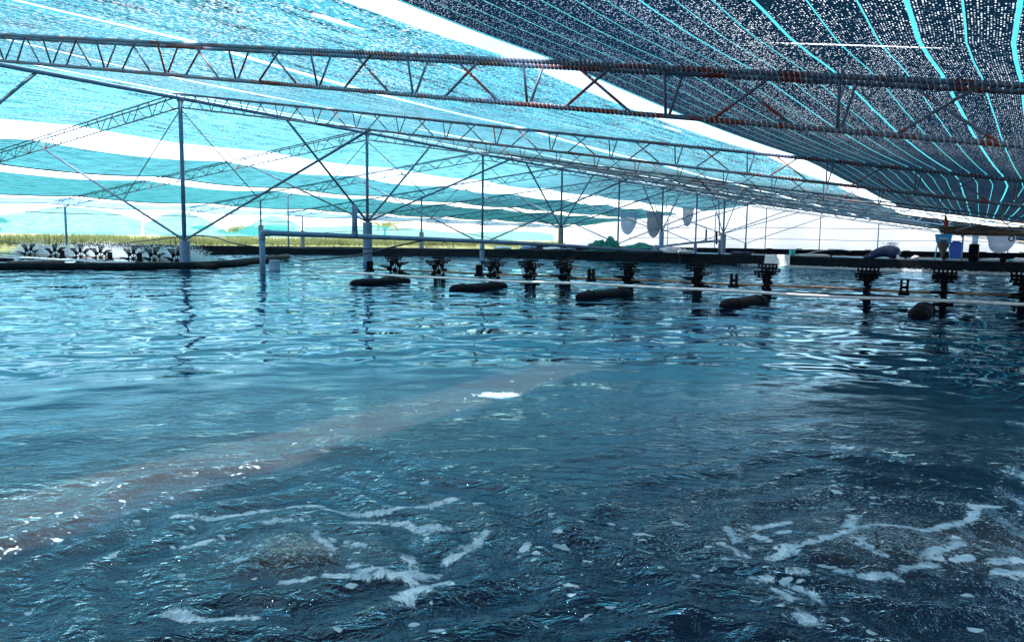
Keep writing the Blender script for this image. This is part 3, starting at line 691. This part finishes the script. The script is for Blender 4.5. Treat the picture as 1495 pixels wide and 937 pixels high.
# spray thrown by the left wheels: countless drops
def spray(name, label, spots, cnt, szz):
    vs_ = []; fs = []
    r_ = random.Random(11)
    for (c, dx, dz, lean) in spots:
        for _ in range(cnt):
            a = r_.random() * math.pi; rr = r_.random() ** .6
            p = c + Qv * (r_.gauss(0, .30)) + Rv * (math.cos(a) * rr * dx + lean) + EZ * (math.sin(a) * rr * dz * (.35 + .6 * r_.random()) + (.5 * dz * r_.random() ** 5))
            s_ = szz * (.3 + 1.2 * r_.random() ** 3); b = len(vs_)
            d1 = Vector((r_.gauss(0, 1), r_.gauss(0, 1), r_.gauss(0, 1))).normalized() * s_
            d2 = Vector((r_.gauss(0, 1), r_.gauss(0, 1), r_.gauss(0, 1))).normalized() * s_
            d3 = d1.cross(d2).normalized() * s_
            vs_ += [p + d1, p + d2, p + d3, p - d1 - d2 * .5]; fs += [(b, b + 1, b + 2), (b, b + 2, b + 3), (b, b + 3, b + 1), (b + 1, b + 3, b + 2)]
    mb = MB(); mb.v = vs_; mb.f = fs
    o = mb.build(name, MAT['spray'], base=spots[0][0]); return tag(o, label, 'spray', kind='stuff')
g = G('water_drops'); d_ = g.n('BsdfDiffuse', Color=(.9, .93, .96, 1)); t_ = g.n('BsdfTranslucent', Color=(.9, .93, .96, 1))
MAT['spray'] = g.surf(g.n('MixShader', Fac=.5, i1=d_.outputs[0], i2=t_.outputs[0]).outputs[0])
spray('water_spray', 'white spray flying off the left row of paddlewheels', [(W(.02, t, .06), .48, .60, .58) for t in (-11.2, -10.4, -9.68, -8.7, -7.84, -7.0, -6.17, -5.5, -4.93, -4.0, -3.0, -2.4, -1.83, -1.2, -.65)], 5000, .018)

# ------------------------------------------------------------------ boom, raft, pipes, hoses on the left
def wpath(pts, m=14):
    o = []
    for i in range(len(pts) - 1):
        for k in range(m): 
            q = k / m; p0 = Vector(pts[max(i - 1, 0)]); p1 = Vector(pts[i]); p2 = Vector(pts[i + 1]); p3 = Vector(pts[min(i + 2, len(pts) - 1)])
            o.append(.5 * ((2 * p1) + (p2 - p0) * q + (2 * p0 - 5 * p1 + 4 * p2 - p3) * q * q + (3 * p1 - p0 - 3 * p2 + p3) * q ** 3))
    o.append(Vector(pts[-1])); return o
bp = wpath([W(-1.05, -3.6, .07), W(-.54, -1.76, .07), W(-.09, .28, .07), W(.12, .25, .09), W(.45, -1.5, .11), W(1.0, -4.7, .14)])
bm = MB().tube(bp, .125, 12).build('boom', MAT['black_liner'], base=W(-.02, 0, 0), smooth=True)
tag(bm, 'thick black floating boom curving past the nearest tall post', 'boom')
rf = MB().lathe(W(.0, .55, .03), [(.03, -.95), (.10, -.93), (.13, -.8), (.13, .8), (.10, .93), (.03, .95)], 12, ex=Rv, ey=EZ, ez=Qv).build('raft_float', MAT['black_plastic'], base=W(0, .55, 0), smooth=True)
tag(rf, 'black tube float lying at the foot of the nearest tall post', 'float')

# horizontal pipe that stands in the pond at its left corner and reaches the bank
A_ = W(-.12, 4.77); root = thing('water_pipe', A_, 'long horizontal blue grey pvc pipe turning down into the water at its left corner', 'pipe')
pl = [(-.12, 4.84, 1.11), (.27, 5.06, 1.055), (1.0, 5.66, .945), (1.7, 6.14, .79), (2.3, 6.58, .62), (2.86, 6.98, .50)]
MB().tube(wpath([W(*p) for p in pl], 8), .075, 12).build('pipe_run', MAT['pvc'], root, smooth=True)
MB().tube([W(-.12, 4.77, -.4), W(-.12, 4.77, 1.08)], .078, 12).build('drop_leg', MAT['pvc'], root, smooth=True)
MB().tube(wpath([W(-.12, 4.77, .93), W(-.12, 4.775, 1.05), W(-.117, 4.80, 1.10), W(-.10, 4.87, 1.108)], 5), .094, 12).build('elbow', MAT['pvc'], root, smooth=True)
MB().tube([W(.27, 5.06, 1.02), W(.27, 5.06, 2.0)], .085, 12).build('riser', MAT['pvc'], root, smooth=True)
MB().lathe(W(.27, 5.06, 0), [(.1, 1.1), (.1, 1.2)], 12).build('collar', MAT['pvc'], root)
for n, t, z in [(.75, 5.45, .98), (1.3, 5.85, .88)]:
    ax = (W(1.0, 5.66, .945) - W(.27, 5.06, 1.055)).normalized(); s_ = ax.cross(EZ)
    pn = n; f_ = (pn + .12) / 2.27; MB().lathe(W(pn, 4.84 + .72 * (pn + .12), z - .006), [(.08, -.06), (.088, -.05), (.088, .05), (.08, .06)], 12, ex=s_, ey=s_.cross(ax), ez=ax).build('coupling', MAT['pvc'], root)
st_ = MB().lathe(W(.12, 2.93, 0), [(.16, -.4), (.16, .29), (.12, .30)], 16).build('pipe_stub', MAT['pvc_light'], base=W(.12, 2.93, 0))
tag(st_, 'short pale blue pipe stub standing in the water behind the pipe corner', 'pipe')
sh = lambda t, z, dn=.06: W(*shift(2.3, t, dn), z)
B_ = sh(9.2, .5); root = thing('water_pipe', B_, 'pale blue pipe rising to the right along the bank with two upright stubs', 'pipe')
MB().tube(wpath([sh(6.9, .60), sh(8.2, .74), sh(9.8, .98), sh(11.26, 1.12)], 6), .06, 10).build('pipe_run', MAT['pvc_light'], root, smooth=True)
MB().tube([sh(11.26, .3), sh(11.26, 1.12)], .07, 10).build('drop_leg', MAT['pvc'], root, smooth=True)
MB().tube([sh(10.62, 1.05), sh(10.62, 1.70)], .05, 10).build('riser', MAT['pvc'], root, smooth=True)
MB().tube([sh(11.12, .95), sh(11.1, 1.60)], .05, 10).build('riser', MAT['black_plastic'], root, smooth=True)
hz_ = lambda nm, pts, r, lab, cat, mt='hose': tag(MB().tube(wpath([W(*p) for p in pts], 10), r, 7).build(nm, MAT[mt], base=W(*pts[len(pts) // 2]), smooth=True), lab, cat)
hz_('hose', [(1.0, -4.5, .2), (.75, -1.8, .14), (.6, .2, .17), (.6, 2.52, .40), (.6, 4.2, .72), (.62, 5.33, .95)], .03, 'dark hose looping from the end of the boom up to the horizontal pipe', 'hose')
hz_('cable', [(.2, -18, .8), (.2, -15.2, .66), (.2, -9.8, .45), (.2, -5.2, .76), (.2, -2.2, .99), (.2, -.8, .97), (.2, 1.67, .67), (.9, 3.0, .62), (2.0, 5, .6)], .022, 'black cable sagging over the left paddlewheels and behind the nearest tall post', 'cable')
hz_('cable', [(1.6, -24, 1.6), (1.6, -20, 1.05), (1.6, -14, 1.0), (1.7, -9, 1.25), (2.0, -3, 1.5), (2.2, .5, .9)], .014, 'thin wire drooping in front of the grass behind the left paddlewheels', 'cable')
hz_('cable', [(0, -24, 2.45), (1, -24, 2.2), (2, -24, 2.3), (3, -24, 2.15), (5, -24, 2.3), (8, -24, 2.2)], .02, 'dark line strung along the left eave above the cyan side net', 'cable', 'rope_dark')

# ------------------------------------------------------------------ things on the bank
BZ = .47
def bk(t, dn=.05, z=BZ):
    n_, t_ = shift(2.15, t, dn * .8)
    return W(n_, t_, z)
fb = bk(20.15, .07, BZ - .03); root = thing('fish_feeder', fb, 'bright blue feeder with a grey cone on splayed legs standing on the black bank', 'feeder')
def fr(x, y, z): return fb + Qv * x + Rv * y + EZ * z
for sx, sy in ((-1, -1), (1, -1), (-1, 1), (1, 1)):
    MB().tube([fr(.27 * sx, .25 * sy, 0), fr(.17 * sx, .15 * sy, .82)], .016, 6).build('leg', MAT['aqua'], root)
MB().lathe(fr(0, 0, 0), [(.04, .10), (.06, .22), (.27, .78), (.29, .80)], 18).build('cone', MAT['cone'], root, smooth=True)
mb = MB(); mb.lathe(fr(0, 0, 0), [(.30, .70), (.34, .74), (.40, .95), (.42, 1.0), (.40, 1.03), (.37, 1.0), (.34, .85)], 4, ex=(Qv + Rv).normalized(), ey=(Rv - Qv).normalized()); mb.build('hopper', MAT['feeder_blue'], root)
MB().box(fr(0, -.01, .86), Qv, Rv, EZ, .30, .62, .05).build('hopper_panel', MAT['white_cloth'], root)
MB().box(fr(.43, .1, .42), Qv, Rv, EZ, .40, .46, .62).build('side_tank', MAT['deep_blue'], root)
MB().tube([fr(.43, .1, .73), fr(.43, .1, .78)], .13, 14).build('tank_lid', MAT['deep_blue'], root)
flb = fr(-.06, .32, 0); root = thing('flag', flb, 'small furled red flag on a pale pole standing behind the blue feeder', 'flag')
MB().tube([flb, flb + EZ * 2.15 + Qv * .05], .016, 6).build('pole', MAT['white_pvc'], root)
mb = MB(); top_ = flb + EZ * 1.75
for i in range(9):
    q = i / 8; z = -.62 * q
    wv_ = .05 + .07 * math.sin(q * 3.0)
    for a, b in ((0, -.012), (wv_, .03 * math.sin(q * 7)), (wv_ * 1.3, -.02), (wv_ * .6, -.05)): mb.v.append(top_ + Qv * (a + .02) + Rv * b + EZ * (z - .05 * a))
for i in range(8):
    for k in range(4): mb.f.append((i * 4 + k, i * 4 + (k + 1) % 4, i * 4 + 4 + (k + 1) % 4, i * 4 + 4 + k))
mb.f += [(0, 3, 2, 1), (32, 33, 34, 35)]
mb.build('cloth', MAT['red'], root, smooth=True)
bd = bk(18.1, .05, BZ - .06); root = thing('discharge_hose', bd, 'fat navy tarpaulin discharge hose lying on the bank and pouring water', 'hose')
pts = [bd + Qv * x + EZ * z + Rv * y for x, y, z in [(-.72, .1, .05), (-.46, .06, .16), (-.17, .02, .29), (.12, -.02, .36), (.38, -.08, .32), (.54, -.16, .20)]]
MB().tube(wpath(pts, 4), .15, 14, rs=list(np.interp(np.linspace(0, 1, 21), [0, .15, .5, .85, 1], [.05, .13, .22, .27, .18]))).build('hose_body', MAT['navy'], root, smooth=True)
for q in (1, 3): MB().tube([pts[q] + Vector((0, 0, .17)), pts[q] + Rv * -.17, pts[q] + EZ * -.1], .012, 5).build('tie_rope', MAT['rope'], root)
mb = MB(); r_ = random.Random(4)
for i in range(46):
    a = pts[4] + Qv * r_.gauss(-.05, .12) + EZ * .26; mb.tube([a, a + Vector((r_.gauss(0, .06), r_.gauss(0, .06), .05 + r_.random() * .10)), a + Vector((r_.gauss(.0, .12), r_.gauss(0, .1), .08 + r_.random() * .10))], .005, 4)
nt2 = mb.build('frayed_straw', MAT['rope'], root)
wj = MB().tube(wpath([pts[5] + EZ * .02, pts[5] + Qv * .06 - Rv * .14 - EZ * .10, pts[5] + Qv * .10 - Rv * .24 - EZ * .30, pts[5] + Qv * .12 - Rv * .30 - EZ * .56], 5), .05, 10, rs=list(np.interp(np.linspace(0, 1, 16), [0, 1], [.05, .085]))).build('water_jet', MAT['spray'], base=pts[5], smooth=True)
tag(wj, 'white jet of water falling from the navy hose down the black bank', 'water jet')
spray('water_spray', 'white froth where the jet and the current hit the black bank at right', [(W(nb(t) - .06, t, .0), .24, .07 + .05 * (t > 18), -.05) for t in np.arange(12.5, 25, .3)], 420, .022)
brb = bk(21.15, .08, BZ - .04); root = thing('barrel', brb, 'black barrel standing on the bank between the feeder and the white sacks', 'barrel')
MB().lathe(brb, [(.15, 0), (.17, .02), (.175, .2), (.19, .22), (.175, .24), (.175, .42), (.19, .44), (.175, .46), (.17, .60), (.15, .62)], 18).build('drum', MAT['black_plastic'], root, smooth=True)
MB().lathe(brb, [(.17, .62), (.18, .63), (.18, .66), (.06, .68)], 18).build('lid', MAT['black_plastic'], root)
MB().tube([brb + Qv * -.12 + EZ * .66, brb + Qv * -.1 + EZ * .72, brb + Qv * .1 + EZ * .72, brb + Qv * .12 + EZ * .66], .012, 6).build('handle', MAT['black_plastic'], root)
pb = bk(14.67, .06, BZ - .03); root = thing('bucket', pb, 'small aqua bucket standing on the bank beside the draped white sheet', 'bucket')
MB().lathe(pb, [(.10, 0), (.13, .27), (.14, .28), (.14, .30), (.12, .30), (.115, .26)], 16).build('pail', MAT['aqua'], root, smooth=True)
MB().tube([pb + Qv * -.13 + EZ * .28, pb + Qv * -.1 + EZ * .37, pb + EZ * .42, pb + Qv * .1 + EZ * .37, pb + Qv * .13 + EZ * .28], .006, 5).build('handle', MAT['white_pvc'], root)
def drape(a, b):
    t = 13.75 + .95 * a; q = b * 1.5
    if q < .8: p = (-.115 - .05 * q, BZ - .02 - (.8 - q) * 0)
    y, z = np.interp(b, [0, .55, .7, 1], [-.21, -.10, -.02, .34]), np.interp(b, [0, .55, .7, 1], [.03, BZ - .06, BZ + .035, BZ + .04])
    n_, t_ = shift(2.085, t, 0)
    return W(n_, t_ + .08 * (1 - b) * (a - .3)) + Rv * (y + .02 * math.sin(a * 14)) + EZ * z, (a, b)
tag(sheet('draped_sheet', MAT['white_cloth'], drape, 14, 10, W(2.085, 14.2, .4)), 'pale grey sheet draped over the front of the black bank by the aqua bucket', 'sheet')
SK = [(19.25, .08, (.13, .12, .09), 'white_cloth', 'single small white sack left of the blue feeder'), (21.75, .1, (.42, .2, .07), 'white_cloth', 'flat pale sack lying right of the black barrel'), (22.55, .06, (.22, .16, .09), 'white_cloth', 'crumpled white sack at the right edge of the bank'),
      (22.35, .08, (.11, .1, .06), 'aqua', 'aqua plastic bag between the pale sacks at right'), (22.1, .03, (.10, .1, .09), 'black_plastic', 'black bag by the aqua one at the right end of the bank'), (9.4, .07, (.30, .18, .10), 'white_cloth', 'pale sack heap right of the blue sleeved post with ropes'), (8.75, .08, (.16, .14, .12), 'pvc_light', 'round pale blue bag among clutter left of the rising pipe'),
      (10.1, .0, (.22, .16, .06), 'white_cloth', 'small white bag hanging over the bank under the rising pipe'), (.4, .1, (.3, .2, .06), 'white_cloth', 'low white sack on the bank behind the horizontal pipe'), (1.9, .1, (.25, .2, .08), 'pvc_light', 'pale blue bag on the bank behind the horizontal pipe, left of the concrete sleeve'), (3.4, .09, (.3, .2, .06), 'white_cloth', 'white sack on the bank right of the concrete sleeved post'), (4.3, .06, (.2, .16, .05), 'pvc_light', 'small blue bag on the bank near the green net heap'), (12.6, .1, (.3, .15, .05), 'navy', 'dark flat bag on the bank right of the wide concrete sleeve'), (15.5, .12, (.4, .1, .035), 'white_cloth', 'flat white bag right of the aqua bucket')]
for i, (t, dn, r, m, lab) in enumerate(SK):
    o = MB().blob(bk(t, dn, BZ + r[2] * .55), (1, 1, 1), i, .3) if 0 else None
    mb = MB(); kk = 1.0 if t > 16 else 1.9; r = tuple(q * kk for q in r); mb.blob((0, 0, 0), r, i, .45, 9); c = bk(t, dn, BZ + r[2] * .6)
    mb.v = [c + Qv * v.x + Rv * v.y + EZ * v.z for v in mb.v]
    tag(mb.build('sack', MAT[m], base=c, smooth=True), lab, 'sack', 'sacks and bags on the bank')
for i, (t, r, lab) in enumerate([(5.9, (.45, .25, .24), 'green net heap left of the fifth ridge post'), (6.5, (.25, .22, .36), 'upright bright green net bundle against the fifth ridge post'), (8.0, (.75, .3, .20), 'long low green net heap right of the fifth ridge post')]):
    mb = MB(); r = tuple(q * 1.4 for q in r); mb.blob((0, 0, 0), r, i + 30, .6, 14); c = bk(t, .09, BZ + r[2] * .5)
    mb.v = [c + Qv * v.x + Rv * v.y + EZ * v.z for v in mb.v]
    tag(mb.build('net_heap', MAT['green_net'], base=c), lab, 'net heap', 'green nets piled on the bank')
hz_('hose', [(*shift(2.12, q_, .05), z_) for q_, z_ in ((6.9, .52), (7.6, .6), (8.5, .58), (9.2, .55))], .10, 'fat black hose lying on the bank under the rising pipe', 'hose', 'black_plastic')
hz_('hose', [(*shift(2.2, q_, .07), z_) for q_, z_ in ((15.0, .52), (15.7, .72), (16.4, .8), (16.9, .74))], .022, 'thin white hose arching on the bank left of the navy discharge hose', 'hose', 'white_pvc')

# wooden poles carried on uprights over the right end of the bank
PL = [(-.02, 1.74, .055, 'upper dark wooden pole of the rack over the bank'), (.02, 1.655, .045, 'second wooden pole from the top of the rack'), (-.03, 1.575, .05, 'third wooden pole from the top of the rack, splintered and pale'), (.03, 1.50, .05, 'lowest wooden pole of the rack, from which the nets hang')]
for i, (y, z, r, lab) in enumerate(PL):
    pts = [W(2.3 + y * .4, 19.95 + .08 * (i % 2) + 1.0 * k, z + .018 * math.sin(k * 1.3 + i) - .01 * k) for k in range(8)]
    tag(MB().tube(pts, r, 9, rs=[r * (1.0 + .1 * math.sin(k * 2 + i)) for k in range(8)]).build('wooden_pole', MAT['wood'], base=pts[3]), lab, 'pole', 'wooden poles of the rack')
for t, lab in ((20.75, 'slim upright holding the wooden pole rack right of the feeder'), (26.3, 'right upright of the wooden pole rack')):
    tag(MB().tube([W(2.34, t, .2), W(2.34, t, 1.80)], .03, 8).build('rack_upright', MAT['steel'], base=W(2.34, t, .2)), lab, 'post')
hz_('rope', [(2.28, 20.5, 1.62), (2.26, 21.2, 1.84), (2.27, 21.6, 1.98), (2.27, 22.0, 1.88), (2.28, 22.6, 1.96), (2.28, 23.3, 1.80)], .018, 'pale rope looped above the wooden pole rack', 'rope', 'rope')
def bagfn(c, w_, h_, d_=.25):
    def f(a, b):
        an = a * 2 * math.pi; k = (1 - b ** 2.2) ** .5 if b < 1 else 0
        wob = 1 + .12 * math.sin(an * 3 + b * 4)
        return c + Qv * (math.cos(an) * w_ / 2 * max(k, .05) * wob) + Rv * (math.sin(an) * d_ * max(k, .05) * wob) - EZ * (h_ * b), (a * 2, b * h_)
    return f
for (n, t, zt, w_, h_, m, lab) in [(5.0, -2.85, 3.37, 1.45, 1.8, 'bag', 'pale blue cone shaped net bag hanging left of the roped post'), (5.0, -.65, 3.4, 1.35, 2.05, 'bag_grey', 'darker hanging net bag close beside the roped post'), (6.0, -.8, 4.1, 1.0, 1.7, 'bag', 'narrow hanging net bag right of the roped post'), (2.45, 22.0, 1.50, .95, .75, 'bag_grey', 'wide grey net hanging under the wooden pole rack'), (2.4, 21.15, 1.5, .22, .60, 'bag', 'blue grey net hanging at the left of the wide grey one under the pole rack'), (2.36, 20.72, 1.5, .14, .16, 'bag', 'small blue bag hanging at the left end of the wooden pole rack')]:
    root_o = sheet('hanging_net', MAT[m], bagfn(W(n, t, zt), w_, h_), 28, 14, W(n, t, zt))
    tag(root_o, lab, 'hanging net', 'nets hanging under the roof and rack')
tc_ = W(2.34, 22.34, 1.33); tp = [tc_ + Qv * (.085 * math.cos(a)) + EZ * (.095 * math.sin(a)) for a in [2 * math.pi * k / 20 for k in range(21)]]
tag(MB().tube(tp, .025, 8, cap=False).build('rubber_ring', MAT['black_plastic'], base=tc_, smooth=True), 'small black ring hanging below the wooden poles', 'ring')
# ropes hanging round the sixth ridge post
for k, (a, b) in enumerate([((5, -.9, 4.9), (5, .0, 2.0)), ((5, -.5, 5.0), (5, .05, 1.9)), ((5.1, .9, 4.9), (5, .1, 1.9)), ((4.95, .5, 5.0), (5.02, .25, 2.9)), ((4.9, -1.5, 4.6), (5, -.2, 3.3)), ((4.75, 0, 5.2), (4.95, .6, 3.6))]):
    tag(MB().tube(wpath([W(*a), (W(*a) + W(*b)) / 2 - EZ * .06, W(*b)], 4), .03, 6).build('rope', MAT['white_pvc'], base=W(*b)), ['outer left', 'inner left', 'long right', 'short inner right', 'upper left', 'steep front'][k] + ' pale rope slung from the roof to the roped sixth post', 'rope', 'pale ropes at the sixth post')

# ------------------------------------------------------------------ vegetation at the left
r_ = random.Random(21); vs_ = []; fs_ = []
for i in range(30000):
    n = r_.uniform(-2, 9.0); t = -26.0 - 16 * r_.random() ** 1.6
    tall = .32 + .55 * max(0, mnoise.noise(Vector((n * 2.2, t * .25, 3))) + .35)
    p = W(n, t, .35); h = tall * (.6 + .7 * r_.random()); a = r_.random() * 6.28; wd = .02 + .025 * r_.random(); ln = r_.gauss(0, .2)
    dx = Vector((math.cos(a), math.sin(a), 0)); le = Vector((r_.gauss(0, .18), r_.gauss(0, .18), 0)); b = len(vs_)
    vs_ += [p - dx * wd, p + dx * wd, p + le * .5 + EZ * h * .6 + dx * wd * .7, p + le * .5 + EZ * h * .6 - dx * wd * .7, p + le * 1.3 * h + EZ * h]
    fs_ += [(b, b + 1, b + 2, b + 3), (b + 3, b + 2, b + 4)]
mb = MB(); mb.v = vs_; mb.f = fs_
tag(mb.build('grass', MAT['grass'], base=W(3, -30, .4)), 'sunlit yellow green grass on the left bank', 'grass', kind='stuff')
def leafy(root, c, rx, rz, cnt, seed, sz):
    rr = random.Random(seed); mb = MB()
    cl = [(Vector((rr.gauss(0, .5) * rx, rr.gauss(0, .5) * rx, rr.uniform(-.6, .7) * rz)), rr.uniform(.25, .5)) for _ in range(16)]
    for _ in range(cnt):
        o, k = rr.choice(cl); d = Vector((rr.gauss(0, 1), rr.gauss(0, 1), rr.gauss(0, 1))).normalized() * rr.random() ** .4
        p = c + o + Vector((d.x * rx * k, d.y * rx * k, d.z * rz * k)); s_ = sz * (.5 + rr.random())
        u = Vector((rr.gauss(0, 1), rr.gauss(0, 1), rr.gauss(0, .6))).normalized(); v = u.cross(Vector((rr.gauss(0, 1), rr.gauss(0, 1), rr.gauss(0, 1)))).normalized()
        b = len(mb.v); mb.v += [p - u * s_, p + v * s_ * .45, p + u * s_, p - v * s_ * .45]; mb.f.append((b, b + 1, b + 2, b + 3))
    mb.build('crown', MAT['leaf'], root)
TR = [(-.6, -50, 3.2, 'pale rounded bush at the far left edge behind the side net'), (1.9, -56, 3.8, 'broad pale bush behind the thin eave post at left'), (6.2, -58, 4.2, 'low pale bush beyond the grass, between the nearest tall post and the pipe corner')]
for i, (n, t, rx, lab) in enumerate(TR):
    b = W(n, t, .3); root = thing('bush', b, lab, 'bush', 'bushes beyond the left bank')
    for k in range(5):
        a = k * 1.3 + i; MB().tube([b - EZ * .1, b + Vector((math.cos(a) * rx * .4, math.sin(a) * rx * .4, 1.0))], .05, 6, rs=[.06, .02]).build('limb', MAT['bark'], root)
    leafy(root, b + EZ * 1.5, rx, .9, 4200, i, .17)
bb = W(5.3, -30.5, .3); root = thing('banana_plant', bb, 'banana plant with drooping broad leaves behind the pipe corner', 'plant')
MB().tube([bb, bb + EZ * 1.6], .12, 8, rs=[.16, .09]).build('stem', MAT['bark'], root)
for k in range(7):
    a = k * .9; d = Vector((math.cos(a), math.sin(a), 0)); s_ = EZ.cross(d); mb = MB()
    for i in range(9):
        q = i / 8; p = bb + EZ * (1.5 + 1.9 * q - 1.9 * q * q * (1 if k % 2 else .6)) + d * 1.9 * q; wd = .30 * math.sin(math.pi * min(1, q * .95 + .04)) ** .7
        mb.v += [p - s_ * wd + EZ * wd * .4, p - EZ * .01, p + s_ * wd + EZ * wd * .4]
    for i in range(8): mb.f += [(i * 3, i * 3 + 1, i * 3 + 4, i * 3 + 3), (i * 3 + 1, i * 3 + 2, i * 3 + 5, i * 3 + 4)]
    mb.build('leaf', MAT['grass'], root)
